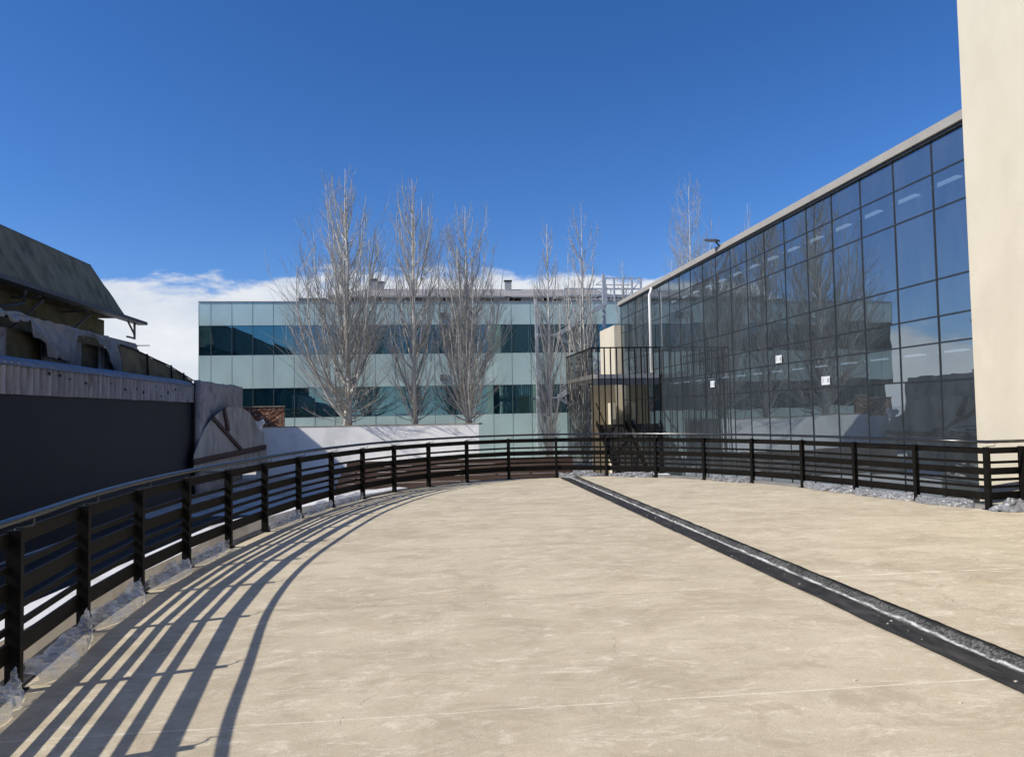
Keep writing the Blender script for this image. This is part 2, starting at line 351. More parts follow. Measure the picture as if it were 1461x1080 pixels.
# ------------------------------------------------------------------ ground, deck
g=MB();g.quad((-3000,-3000,GZ),(3000,-3000,GZ),(3000,3000,GZ),(-3000,3000,GZ));g.build('ground',M['ground'],kind='structure')
MB().sweep([(-4.1,-7),(-4.1,6),(-4.06,8.1),(-3.97,9.4),(-3.82,11),(-3.6,14.2),(-2.8,16.8),(-1.9,18.6),(-.6,20.4)],[(-.26,GZ),(-.26,-.3),(.26,-.3),(.26,GZ)]).build('apron',M['apron'],kind='structure')
MB().box((-9.3,-12,GZ+.001),(-1.2,25,GZ+.006)).build('shaded_ground_sheet',M['shadeground'],kind='structure')  # dark sheet laid over the ground, its colour deepening the shade
SX=3.80;STEP=.05
def yat(x):   # far outer edge at given x
    for a,b in zip(outer,outer[1:]):
        if a[0]<=x<=b[0] and a[1]>10: return a[1]+(b[1]-a[1])*(x-a[0])/(b[0]-a[0])
iL=[p for p in outer if p[0]<3.82]
dl=MB();top=[(3.83,-7,0)]+[(3.83,yat(3.83),0)]+[(p[0],p[1],0) for p in reversed(iL)]+[(iL[0][0],-7,0)]
def prism(mb,pts,zb):
    n=len(mb.v);k=len(pts)
    mb.v+=[tuple(p) for p in pts]+[(p[0],p[1],zb) for p in pts]
    mb.f.append(tuple(range(n,n+k)))
    for i in range(k): j=(i+1)%k;mb.f.append((n+j,n+i,n+k+i,n+k+j))
prism(dl,top,GZ-.05)
dl.build('deck',M['deckL'],kind='structure')
iR=[p for p in outer if p[0]>3.85]
dr=MB();top=[(9.36,-7,STEP),(9.36,10.3,STEP)]+[(p[0],p[1],STEP) for p in reversed(iR)]+[(3.84,yat(3.84),STEP),(3.84,-7,STEP)]
prism(dr,top,GZ-.05);dr.build('deck',M['deckR'],kind='structure')
def chan(u,v):
    y=-7+u*(yat(3.7)+7);prof=[(3.452,.004),(3.46,.009),(3.69,.009),(3.715,.012),(3.745,.024),(3.775,.044),(3.81,.060),(3.835,.063),(3.858,.050)]
    t=v*(len(prof)-1);i=min(int(t),len(prof)-2);f=t-i
    x=prof[i][0]*(1-f)+prof[i+1][0]*f;z=prof[i][1]*(1-f)+prof[i+1][1]*f
    if z>.012 : z+=.005*noise.noise((x*9,y*3,0))+.002*noise.noise((x*20,y*14,3))
    x+=.014*noise.noise((1,y*1.2,v))+.010*noise.noise((5,y*7,v))+.006*noise.noise((5,y*23,v))
    return (x,y,z)
st=empty('drain_channel',(3.65,6,0),'long black bitumen drain strip with a shiny raised edge running down the concrete deck','drain channel')
mb=MB()
def flat(u,v):
    p=chan(u,v*.25);return (p[0],p[1],.012)
mb.grid(flat,160,3).build('channel_bed',M['bitumen'],st)
MB().grid(lambda u,v:chan(u,.25+.75*v),500,12).build('raised_edge',M['bead'],st,smooth=True)
# kerb below the railing
k=MB();kp=[(-.01,-.3),(-.01,.11),(.155,.11),(.155,-.3)]
MB().sweep(path[:22],[(-.01,-.3),(-.01,.012),(.155,.012),(.155,-.3)]).build('kerb',M['bitumen'],kind='structure')
k.sweep(path[21:],kp);k.build('kerb',M['kerb'],kind='structure')
# ------------------------------------------------------------------ railing
rl=empty('guard_railing',(3,18.5,0),'black steel guard railing of flat slats curving all round the concrete deck','railing')
for z0,z1 in ((.903,.997),(.747,.789),(.578,.684),(.480,.522),(.369,.411),(.192,.312)):
    MB().sweep(path,[(.022,z0),(.022,z1),(.048,z1),(.048,z0)]).build('slat',M['steel'],rl,bevel=.003)
hp=offs(path[:-1]+[(9.28,10.5)],-.075)
fine=[]
HZ=1.095
for i in range(len(hp)-1):
    p0=Vector(hp[max(i-1,0)]);p1=Vector(hp[i]);p2=Vector(hp[i+1]);p3=Vector(hp[min(i+2,len(hp)-1)])
    if i>=len(hp)-3:
        fine.append((p1.x,p1.y,HZ));continue
    for s in range(5):
        t=s/5;q=.5*((2*p1)+(p2-p0)*t+(2*p0-5*p1+4*p2-p3)*t*t+(3*p1-p0-3*p2+p3)*t**3);fine.append((q.x,q.y,HZ))
fine.append((hp[-1][0],hp[-1][1],HZ))
MB().tube(fine,.025,10).build('handrail',M['steelrail'],rl,smooth=True)
allp=path
for i,p in enumerate(allp):
    a=Vector(allp[max(i-1,0)]);b=Vector(allp[min(i+1,len(allp)-1)]);t=(b-a).normalized();n=Vector((-t.y,t.x))
    if i>=len(allp)-2:
        t=Vector((1,.1)).normalized();n=Vector((-t.y,t.x))
    t3=Vector((t.x,t.y,0));n3=Vector((n.x,n.y,0));zb=0 if p[0]<3.6 else STEP-.004
    mb=MB();mb.obox((p[0],p[1],0),t3,n3,.03,.044,zb,1.01);mb.obox((p[0],p[1],0),t3,n3,.06,.07,zb,zb+.012)
    po=mb.build('post',M['steel'],rl,bevel=.004)
    c=Vector((p[0],p[1],0));q=c-n3*.075;s=t3*.09
    if i<len(allp)-1:
        MB().tube([c+Vector((0,0,1.01)),c+Vector((0,0,1.02)),q+s*.6+Vector((0,0,1.023)),q+s+Vector((0,0,1.03)),q+s+Vector((0,0,HZ-.01))],.006,6).build('handrail_bracket',M['chrome'],po)
# ------------------------------------------------------------------ plastic film under the rails
def sheet(i,t0,t1,top,outw,seed,mat,label,slump=.1):
    a=Vector(path[i]);b=Vector(path[i+1]);t=(b-a).normalized();n=Vector((-t.y,t.x));L=(b-a).length
    zb=.004 if a.x<3.6 else STEP+.004
    fineg=mat is M['silver'];nu,nv=(74,14) if fineg else (30,9);rg=random.Random(int(seed*100));J={}
    def jit(u,v):
        key=(round(u*nu),round(v*nv))
        if key not in J: J[key]=Vector((rg.uniform(-1,1),rg.uniform(-1,1),rg.uniform(-1,1)))
        return J[key]
    def fn(u,v):
        jj=jit(u,v);u2=min(1,max(0,u+jj.x*.42/nu));v2=min(1,max(0,v+jj.y*.42/nv))
        s=(t0+(t1-t0)*u2);sag=max(0,math.sin(math.pi*(u2**(1+.5*math.sin(seed*5)))))**.6
        tp_=(top-zb)*(.74+.30*noise.noise((u2*2.6+seed,seed,0))+.14*noise.noise((u2*8+seed,seed,3)))
        hz=zb+tp_*(1-v2)**.8
        o=-.026-outw*sag*(.2+.8*math.sin(min(1,v2*1.1)*math.pi/2)**1.7)
        am=(.009 if fineg else .012)*(.3+math.sin(math.pi*v2))
        fold=.035*(1-2*abs(noise.noise((u2*5+v2*1.5,v2*1.2+u2*3,seed))))*sag
        q=a+t*(s*L)+n*(o-fold+am*jj.z)
        return (q.x,q.y,zb+.001 if v>.98 else max(zb+.001,hz+am*jj.y*.8))
    MB().grid(fn,nu,nv).build('plastic_sheet',mat,smooth=False,label=label,cat='plastic sheet',group='plastic sheets bunched along the foot of the railing')
j0=8   # index of the nearest post in view
ord_=['nearest','second','third','fourth','fifth','sixth','seventh','eighth','ninth']
sheet(7,.35,.97,.22,.10,1.3,M['clear'],'clear plastic film under the railing before its nearest post, cut by the left photo edge')
sheet(8,.06,1.02,.24,.17,2.1,M['clear'],'largest clear plastic film bulging out below the nearest whole railing bay on the left')
sheet(9,.03,.97,.24,.16,3.7,M['clear'],'clear crumpled film with pale folds below the second whole left railing bay')
sheet(10,.12,.99,.2,.13,4.4,M['clear'],'clear crumpled film below the third whole left railing bay')
sheet(11,.06,.95,.2,.10,5.9,M['clear'],'thin clear film below the fourth whole left railing bay')
sheet(13,.08,.97,.22,.12,6.6,M['clear'],'clear film below the left railing bay just past the bare bay')
sheet(14,.08,.97,.22,.12,7.2,M['clear'],'clear film below the railing bay in front of the shaded end of the white wall')
sheet(15,.05,.95,.22,.10,8.2,M['clear'],'farthest clear film on the left, below the bay where the brown boards start')
sheet(21,.05,.97,.2,.14,9.1,M['silver'],'grey plastic film covering the far end of the black drain channel')
sheet(22,.05,.95,.2,.12,10.4,M['silver'],'sagging grey plastic film just right of the far end of the drain channel')
sheet(24,.18,.97,.2,.12,11.3,M['silver'],'short silver film below the far right railing, between two bays of bare grey kerb')
sheet(26,.03,1.,.22,.15,12.7,M['silver'],'silver crumpled film below the third right railing bay from the cream wall')
sheet(27,.03,.98,.22,.15,13.5,M['silver'],'silver crumpled film below the second right railing bay from the cream wall')
sheet(28,.03,.82,.22,.16,14.8,M['silver'],'silver film sagging below the right railing bay nearest the cream wall, bare kerb beside it')
def heap(u,v):
    an=u*2*math.pi;r=1-v
    x=8.98+.42*math.cos(an)*r;y=10.32+.20*math.sin(an)*r
    z=STEP+.003+.20*(1-r*r)*(.8+.4*noise.noise((x*6,y*6,1)))+.03*noise.noise((x*22,y*22,2))*(1-r)
    e=noise.noise_vector((x*13,y*13,v*5))*.035
    return (x+e.x,y+e.y,max(STEP+.002,z+e.z))
MB().grid(heap,90,20).build('plastic_heap',M['silver'],label='thick dark silver heap of crumpled plastic at the end post beside the cream wall',cat='plastic heap')
gr=MB();rn=random.Random(12)
for _ in range(110):
    if rn.random()<.4: x=rn.uniform(2.9,3.9);y=rn.uniform(3.4,16);x=x if not 3.62<x<3.86 else 3.55
    else: x=rn.uniform(-.8,7.5);y=rn.uniform(3.6,14)
    if x>3.86: z=STEP
    elif x>3.46: z=.011
    else: z=0
    q=rn.uniform(.003,.010);a=rn.uniform(0,3);u_=Vector((math.cos(a),math.sin(a),0))
    gr.obox((x,y,0),u_,Vector((-u_.y,u_.x,0)),q,q*rn.uniform(.4,1),z-.001,z+q*rn.uniform(.5,1.1))
gr.build('concrete_crumbs',M['cream'],label='scattered pale concrete crumbs on the deck along the drain channel',cat='crumbs',kind='stuff')
# leaning grey tarp by the end post
def tp(u,v):
    return (9.30+.05*v+.02*noise.noise((u*5,v*4,3)),10.30-.28*u+.05*v,STEP+.9*v*(1-.25*u)+.01)
MB().grid(tp,10,14).build('grey_tarp',M['kerb'],label='grey tarp leaning upright behind the last railing post by the cream wall',cat='tarp')
# ------------------------------------------------------------------ glass office building on the right
GX=9.5;GT=6.56
ob=empty('glass_office_building',(GX,22,GZ),'long office building with a dark glass curtain wall in many panes on the right','office building')
Y0=11.37;CW=1.128;NC=20;YE=Y0+CW*NC+.1
zs=[GZ+.02,.3,2.12,2.81,3.30,3.98,5.28,5.95,GT]
ys=[Y0+CW*i for i in range(NC+1)];ys[-1]=YE
far=MB()
def pane(mb,y0,y1,z0,z1,rnd):
    tx=rnd.gauss(0,.0022);tz=rnd.gauss(0,.0016);ym=(y0+y1)/2;zm=(z0+z1)/2
    f=lambda y,z:(GX+(y-ym)*tx+(z-zm)*tz,y,z)
    mb.quad(f(y0,z0),f(y0,z1),f(y1,z1),f(y1,z0))
rnd=random.Random(3)
for c in range(NC):
    for r in range(8):
        a=(ys[c]+.01,ys[c+1]-.01,zs[r]+.01,zs[r+1]-.01)
        if c<12: mb=MB();pane(mb,*a,rnd);mb.build('glass_pane',M['glass'],ob)
        else: pane(far,*a,rnd)
tag(far.build('glass_pane',M['glass'],ob),kind='stuff')
mb=MB()
for y in ys: mb.box((GX-.014,y-.014,GZ),(GX+.08,y+.014,GT))
for z in zs[1:-1]:
    for c in range(NC): mb.box((GX-.010,ys[c]+.015,z-.015),(GX+.07,ys[c+1]-.015,z+.015))
mb.build('mullion_grid',M['mullion'],ob)
MB().box((GX-.11,11.53,6.62),(GX+.3,YE+.15,6.79)).build('roof_fascia',M['fascia'],ob)
MB().box((GX-.06,11.53,GT),(GX+.29,YE+.1,6.618)).build('soffit',M['mullion'],ob)
MB().box((GX+.302,Y0,6.65),(22,YE+.1,6.74)).build('roof',M['fascia'],ob)
MB().box((GX+.15,Y0,2.95),(21.9,YE,3.25)).build('floor_slab',M['slab'],ob)
MB().box((GX+.15,Y0,GZ+.004),(21.9,YE,GZ+.05)).build('floor_slab',M['slab'],ob)
MB().box((GX+.2,Y0,6.5),(21.9,YE,6.54)).build('ceiling',M['ceil'],ob)
MB().box((GX+.2,Y0,2.86),(21.9,YE,2.90)).build('ceiling',M['ceil'],ob)
MB().box((16.5,Y0+.2,GZ+.06),(16.7,YE-.2,2.85)).build('inner_wall',M['officewall'],ob)
MB().box((16.5,Y0+.2,3.26),(16.7,YE-.2,6.49)).build('inner_wall',M['officewall'],ob)
MB().box((22,Y0,GZ),(22.2,YE,6.64)).build('rear_wall',M['slab'],ob)
MB().box((GX+.09,YE+.102,GZ),(22,YE+.3,6.61)).build('end_wall',M['cream'],ob)
MB().box((GX+.3,Y0-.3,GZ),(22,Y0-.1,6.61)).build('end_wall',M['cream'],ob)
for y in (15.1,21.9,28.7):
    MB().box((11.3,y,3.26),(11.6,y+.3,6.49)).build('column',M['ceil'],ob)
    MB().box((11.3,y,GZ+.06),(11.6,y+.3,2.85)).build('column',M['ceil'],ob)
LX=11.2;ORD=['first','second','third','fourth','fifth','sixth','seventh','eighth','ninth','tenth','eleventh','twelfth','thirteenth','fourteenth']
for fl,(zz,ya) in enumerate(((6.42,262),(2.80,243))):
    for c in range(14):
        sp_=CW*LX/GX;yb=(Y0+CW*1.02)*LX/GX-.02+sp_*c-sp_*.62*(1 if fl==0 else .98)
        if yb+sp_*.62>YE: break
        ob_=('upper','lower')[fl]
        l=empty('strip_light',(LX,yb,zz),'white strip light behind %s glass, %s'%(ob_,'nearest the cream wall' if c==0 else ORD[c]+' from the cream wall'),'ceiling light','strip lights on the %s office ceiling'%ob_)
        MB().box((LX-.09,yb,zz+.015),(LX+.09,yb+sp_*.6,zz+.06)).build('housing',M['ceil'],l)
        MB().box((LX-.075,yb+.02,zz-.02),(LX+.075,yb+sp_*.58,zz+.013)).build('tube',M['lamp'],l)
# cream pier
MB().box((9.37,-9,GZ),(21,11.52,15)).build('cream_wall',M['cream'],label='tall plain cream rendered wall at the right edge of the deck',cat='wall')
# stickers on glass
def sticker(x,y,wd,ht,label):
    p=onX(x,y,GX-.035)
    e=empty('paper_notice',p,label,'notice','white paper notices stuck on the glass')
    MB().box((p.x-.002,p.y-wd/2,p.z-ht/2),(p.x,p.y+wd/2,p.z+ht/2)).build('paper',M['paper'],e)
    mb=MB()
    for k,l in enumerate((.5,.75,.6)):
        zc=p.z+ht*.25-k*ht*.22;mb.quad((p.x-.004,p.y+wd*.4,zc),(p.x-.004,p.y+wd*(.4-l*.3),zc),(p.x-.004,p.y+wd*(.4-l*.3),zc+.018),(p.x-.004,p.y+wd*.4,zc+.018))
    mb.quad((p.x-.004,p.y-wd*.4,p.z-.05),(p.x-.004,p.y-wd*.2,p.z-.05),(p.x-.004,p.y-wd*.2,p.z+.05),(p.x-.004,p.y-wd*.4,p.z+.05))
    mb.build('print',M['ink'],e)
sticker(1111,512.5,.33,.20,'small white notice on the glass, highest of the three')
sticker(1178,543,.36,.20,'white notice on the glass lowest and nearest the cream wall')
sticker(1016.5,548,.34,.21,'white notice on the glass nearest the black barred balcony')
# floodlight on the roof edge
p=onX(1026,352,GX-.1)
e=empty('floodlight',p,'dark floodlight tilted on a stub arm above the roof edge of the glass building','floodlight')
MB().bar((p.x,p.y,6.79),(p.x-.08,p.y+.05,6.90),.05).build('arm',M['mullion'],e)
MB().bar((p.x-.08,p.y-.1,6.92),(p.x-.32,p.y+.22,6.99),.26,.06).build('lamp_head',M['mullion'],e)
# downpipe
for i,(x,lab) in enumerate(((930.5,'thick white downpipe fixed to the far end of the glass wall above the barred balcony'),)):
    y=28.9
    MB().tube([(9.28,y,3.16),(9.28,y,6.3),(9.36,y,6.5),(9.36,y,6.6)],.055,10).build('downpipe',M['whitewall'],label=lab,cat='downpipe',smooth=True)
# ------------------------------------------------------------------ barred balcony with stair
bx0=onY(845,530,28.3).x;BY0,BY1=28.3,33.4;BT=4.12;BF=3.08
b=empty('barred_balcony',(bx0,28.3,GZ),'black barred stair enclosure topped by a balcony, at the far glass end','balcony')
mb=MB().box((bx0+.03,BY0+.08,BF-.16),(GX-.06,BY1,BF)).build('floor_slab',M['stone'],b)
MB().box((bx0+.03,BY0+.08,BF-.42),(GX-.06,BY0+.2,BF-.162)).build('edge_beam',M['slab'],b)
MB().bar((bx0,BY0,BT),(GX-.04,BY0,BT),.06,.05).build('top_rail',M['steel'],b)
MB().bar((bx0,BY0+.04,BT-.002),(bx0,BY1,BT-.002),.06,.05).build('top_rail',M['steel'],b)
nb=12
for i in range(nb):
    x=bx0+.0+(GX-.08-bx0)*i/(nb-1) if i else bx0
    MB().box((x-.022,BY0-.022,GZ),(x+.022,BY0+.022,BT-.03)).build('bar',M['steel'],b)
for i in range(1,23):
    y=BY0+(BY1-BY0)*i/22
    MB().box((bx0-.011,y-.02,GZ),(bx0+.011,y+.02,BT-.03)).build('bar',M['steel'],b)
MB().box((GX-.5,28.9,BF+.0),(GX-.46,28.94,BF+.01)).build('drain_cover',M['steel'],b)
# stair under the balcony
mb=MB()
for i in range(14):
    z=GZ+.17*(i+1);y=29.3+.28*i
    mb.box((8.05,y,z-.04),(9.3,y+.3,z));mb.box((8.05,y+.27,z),(9.3,y+.30,z+.13))
mb.build('stair',M['tread'],b)
MB().bar((8.0,29.3,GZ+.2),(8.0,33.2,GZ+2.6),.05,.22).build('stringer',M['steel'],b)
MB().bar((9.34,29.3,GZ+.2),(9.34,33.2,GZ+2.6),.05,.22).build('stringer',M['steel'],b)
MB().bar((8.0,29.3,GZ+1.1),(8.0,33.2,GZ+3.5),.04).build('stair_handrail',M['steel'],b)
# cream end walls behind the balcony
e=empty('cream_end_wall',(8.5,36,GZ),'low cream wall stepping out behind the barred balcony at the end of the glass building','wall')
MB().box((GX-.25,YE+.35,GZ),(GX+.2,37.2,5.72)).build('upper_block',M['cream'],e)
MB().box((8.1,YE+.36,GZ),(GX-.252,YE+.6,2.9)).build('lower_wall',M['shaded_beige'],e)
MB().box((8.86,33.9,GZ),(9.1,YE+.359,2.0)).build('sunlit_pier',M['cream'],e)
# pale parapet on the lower ground in front of stair
MB().box((6.2,26.8,GZ),(9.2,27.1,-.75)).build('low_pale_wall',M['whitewall'],label='low pale wall in front of the foot of the barred stair',cat='wall')
# ------------------------------------------------------------------ teal glass block behind
FY=48.
fb=empty('teal_office_block',(0,FY,GZ),'wide office block with pale teal panels and dark window bands behind the trees','office building')
fz=[GZ,1.55,3.42,5.52,7.38,8.86];FX0,FX1=-13.66,15.8
xs=[FX0,-12.93]
while xs[-1]<FX1-1: xs.append(xs[-1]+1.262)
for c in range(len(xs)-1):
    for r in range(5):
        mb=MB();x0,x1,z0,z1=xs[c]+.012,xs[c+1]-.012,fz[r]+.012,fz[r+1]-.012
        win=r in (1,3);tx=rnd.gauss(0,.0025);tz=rnd.gauss(0,.002);xm=(x0+x1)/2;zm=(z0+z1)/2;o=.05 if win else 0
        f=lambda x,z:(x,FY+o+(x-xm)*tx+(z-zm)*tz,z)
        mb.quad(f(x0,z0),f(x1,z0),f(x1,z1),f(x0,z1))
        mb.build('window_pane' if win else 'spandrel_panel',M['band'] if win else M['spandrel'],fb)
mb=MB()
for x in xs: mb.box((x-.010,FY-.004,GZ),(x+.010,FY+.1,fz[-1]))
for z in fz[1:-1]: mb.box((FX0,FY+.01,z-.01),(xs[-1],FY+.09,z+.01))
mb.build('joint_grid',M['joint'],fb)
MB().box((FX0,FY+.12,GZ),(xs[-1],FY+18,8.8)).build('body',M['joint'],fb)
MB().box((FX0-.01,FY-.04,8.87),(xs[-1],FY+.3,8.92)).build('parapet_cap',M['roofwall'],fb)
# side face panels
mb=MB()
for r in range(5): mb.quad((FX0-.005,FY+18,fz[r]),(FX0-.005,FY,fz[r]),(FX0-.005,FY,fz[r+1]),(FX0-.005,FY+18,fz[r+1]))
mb.build('side_cladding',M['spandrel'],fb)
# vents on the panels
for (x,y) in ((631,451),(633,539)):
    p=onY(x,y,FY-.05);MB().box((p.x-.22,p.y-.02,p.z-.22),(p.x+.22,p.y+.02,p.z+.22)).build('wall_vent',M['joint'],fb)
# roof storey
rs=empty('roof_storey',(2,FY+4,8.9),'low sheet metal roof storey with small dark slots on top of the teal block','roof storey')
rx0=onY(470,425,FY+3).x;rx1=13.6
MB().box((rx0,FY+3,8.8),(rx1,FY+12,9.66)).build('wall',M['roofwall'],rs)
x=rx0+.3;k=0
while x<rx1-2:
    l=1.7 if k%2==0 else .8
    MB().box((x,FY+2.97,9.36),(x+l,FY+2.995,9.6)).build('window',M['hole'],rs);x+=l+(1.1 if k%2==0 else 1.0);k+=1
MB().quad((rx0-.2,FY+2.6,9.67),(rx1+.2,FY+2.6,9.67),(rx1+.2,FY+8,11.05),(rx0+2.2,FY+8,11.05)).build('roof',M['roofmetal'],rs,solid=.06)
MB().box((rx0-2.2,FY+4,8.8),(rx0-.3,FY+8,9.75)).build('annex',M['joint'],rs)
for (x,y0,h,wd,l) in ((725,417,14,.3,'single chimney right of the middle trees'),(533,405,4,.28,'left one of two chimneys behind the leftmost tree'),(543,408,3,.26,'right one of two chimneys behind the leftmost tree')):
    p=onY(x,y0,FY+7);t=onY(x,y0-h-1,FY+7)
    q=empty('chimney_stack',(p.x,FY+7,9.9),'grey square %s, on the metal roof'%l,'chimney','chimneys on the metal roof')
    MB().box((p.x-wd/2-.1,FY+6.9,9.9),(p.x+wd/2+.1,FY+7.3,t.z)).build('shaft',M['roofwall'],q)
    MB().box((p.x-wd/2-.14,FY+6.86,t.z+.002),(p.x+wd/2+.14,FY+7.34,t.z+.1)).build('cap',M['hole'],q)
# upper steel frames
sf=empty('rooftop_steel_frame',(11.5,FY+1,9),'open grey steel tube frame on the roof beside the end of the glass building','steel frame')
p0=onY(863,397,FY+.6);p1=onY(914,397,FY+.6);zt=p0.z
mb=MB()
for z in (zt,zt-.75,zt-1.25):
    mb.bar((p0.x,FY+.6,z),(p1.x,FY+.6,z),.07);mb.bar((p0.x,FY+3.2,z),(p1.x,FY+3.2,z),.06)
    mb.bar((p0.x,FY+.6,z),(p0.x,FY+3.2,z),.06);mb.bar((p1.x,FY+.6,z),(p1.x,FY+3.2,z),.06)
mb.build('rails',M['galv'],sf)
for i in range(5):
    x=p0.x+(p1.x-p0.x)*i/4;MB().box((x-.06,FY+.54,8.9),(x+.06,FY+.66,zt-.04)).build('post',M['galv'],sf)
MB().bar((p0.x+1.0,FY+.62,zt-1.9),(p1.x,FY+.62,zt-.1),.06).build('brace',M['galv'],sf)
q0=onY(805,412,FY+2)
pf=empty('roof_platform',(q0.x+2,FY+2,9),'long low steel railing platform on the roof left of the open tube frame','platform')
mb=MB()
for z in (0,-.45,-.75): mb.bar((q0.x,FY+2,q0.z+z),(q0.x+5.5,FY+2,q0.z+z),.09)
for i in range(6): mb.bar((q0.x+i*1.1,FY+2,q0.z),(q0.x+i*1.1,FY+2,9.0),.06)
mb.build('railing',M['galv'],pf)
MB().box((q0.x-.6,FY+2.1,q0.z-.62),(q0.x+5.6,FY+4,q0.z-.5)).build('platform_deck',M['roofmetal'],pf)
# outside stair
es=empty('outside_stair',(9,46.4,GZ),'grey steel zigzag stair with tube handrails climbing the teal block behind the thin trees','stair')
SY=46.2
a=onY(798,476,SY);bb=onY(866,431,SY)
def flight(A,B,n):
    mb=MB();
    for s in (0,1.1): mb.bar((A.x,SY+s,A.z),(B.x,SY+s,B.z),.05,.22)
    for i in range(n):
        t=i/n;mb.box((A.x+(B.x-A.x)*t,SY+.03,A.z+(B.z-A.z)*t-.02),(A.x+(B.x-A.x)*t+.27,SY+1.07,A.z+(B.z-A.z)*t+.02))
    mb.build('flight',M['galv'],es)
    mb=MB()
    for h in (.35,.55,.8,1.0): mb.bar((A.x,SY-.02,A.z+h),(B.x,SY-.02,B.z+h),.045)
    for t in (0,.33,.66,1): mb.bar((A.x+(B.x-A.x)*t,SY-.02,A.z+(B.z-A.z)*t),(A.x+(B.x-A.x)*t,SY-.02,A.z+(B.z-A.z)*t+1.0),.045)
    mb.build('handrail',M['galv'],es)
flight(a,bb,12);H_=bb.z-a.z
a2=Vector((a.x,0,a.z-H_*1.98));b2=Vector((bb.x,0,a.z-H_*.98));flight(a2,b2,12)
a3=Vector((a.x,0,a.z-H_*3.9));b3=Vector((bb.x,0,a.z-H_*2.95));flight(a3,b3,10)
mb=MB()
for z in (a.z,a2.z,a3.z): mb.box((a.x-1.4,SY,z-.1),(a.x-.02,SY+1.2,z-.02))
mb.build('landing',M['galv'],es)
mb=MB()
mb.bar((a.x,SY+1.15,a.z-.02),(b2.x,SY+1.15,b2.z),.05,.2);mb.bar((a2.x,SY+1.15,a2.z-.02),(b3.x,SY+1.15,b3.z),.05,.2)
mb.build('return_flight',M['galv'],es)
for x in (765,862):
    p=onY(x,430,SY+.3);MB().box((p.x-.09,SY+.3,GZ),(p.x+.09,SY+.48,8.9 if x<800 else zt-.1)).build('column',M['galv'],es)
# ------------------------------------------------------------------ white retaining wall, planting bed
WY=40.
wl=empty('white_garden_wall',(-3,39.4,GZ),'long low white painted wall with thin tree shadows across it','wall')
WA=R(10);wx=Vector((math.cos(WA),-math.sin(WA),0));wy=Vector((math.sin(WA),math.cos(WA),0))
W0=Vector((-8.6,40.35,0));WL=(onY(683,603,38.35).x-W0.x)/math.cos(WA)
def wbox(u0,u1,v0,v1,z0,z1): return MB().obox(W0+wx*((u0+u1)/2)+wy*((v0+v1)/2),wx,wy,(u1-u0)/2,(v1-v0)/2,z0,z1)
wbox(0,WL,0,.14,GZ,1.07).build('wall',M['whitewall'],wl)
wbox(0,WL+.0,-.02,.16,1.073,1.12).build('coping',M['coping'],wl)
def bed(u,v):
    q=W0+wx*(u*(WL-.2))+wy*(.15+(3.4+u*1.2)*v);return (q.x,q.y,1.0+.12*noise.noise((u*14,v*4,0)))
MB().grid(bed,50,12).build('planting_bed',M['soil'],kind='structure')
wbox(0,WL-1.3,5.0,5.15,GZ,.9).build('bed_edging',M['kerb'],kind='structure')
wbox(WL-1.0,WL-.85,.31,4.98,GZ,.92).build('bed_edging',M['kerb'],kind='structure')
q0=onY(338,580,42.);q1=onY(405,607,42.)
mb=MB();mb.box((q0.x,42.,.9),(q1.x,42.3,q0.z-.06));o=mb.build('rubble_brick_wall',M['rubble'],label='short stub of red brown rubble brick behind the left end of the white wall',cat='brick wall')
MB().box((q0.x-.03,41.97,q0.z-.057),(q1.x+.05,42.33,q0.z)).build('coping',M['coping'],o).location=(0,0,0)
# brown boards
bw=empty('brown_board_fence',(2,32,GZ),'low brown horizontal board fence below the deck edge in front of the white wall','fence')
fx0=onY(478,660,32).x
for i in range(5):
    z=GZ+.02+.235*i;MB().box((fx0+.12*i,32+.01*(i%2),z),(6.6,32.05+.01*(i%2),z+.222)).build('board',M['brownplank'],bw)
for i in range(7): MB().box((fx0+.8+1.5*i,32.062,GZ),(fx0+.9+1.5*i,32.16,-.35)).build('post',M['brownplank'],bw)
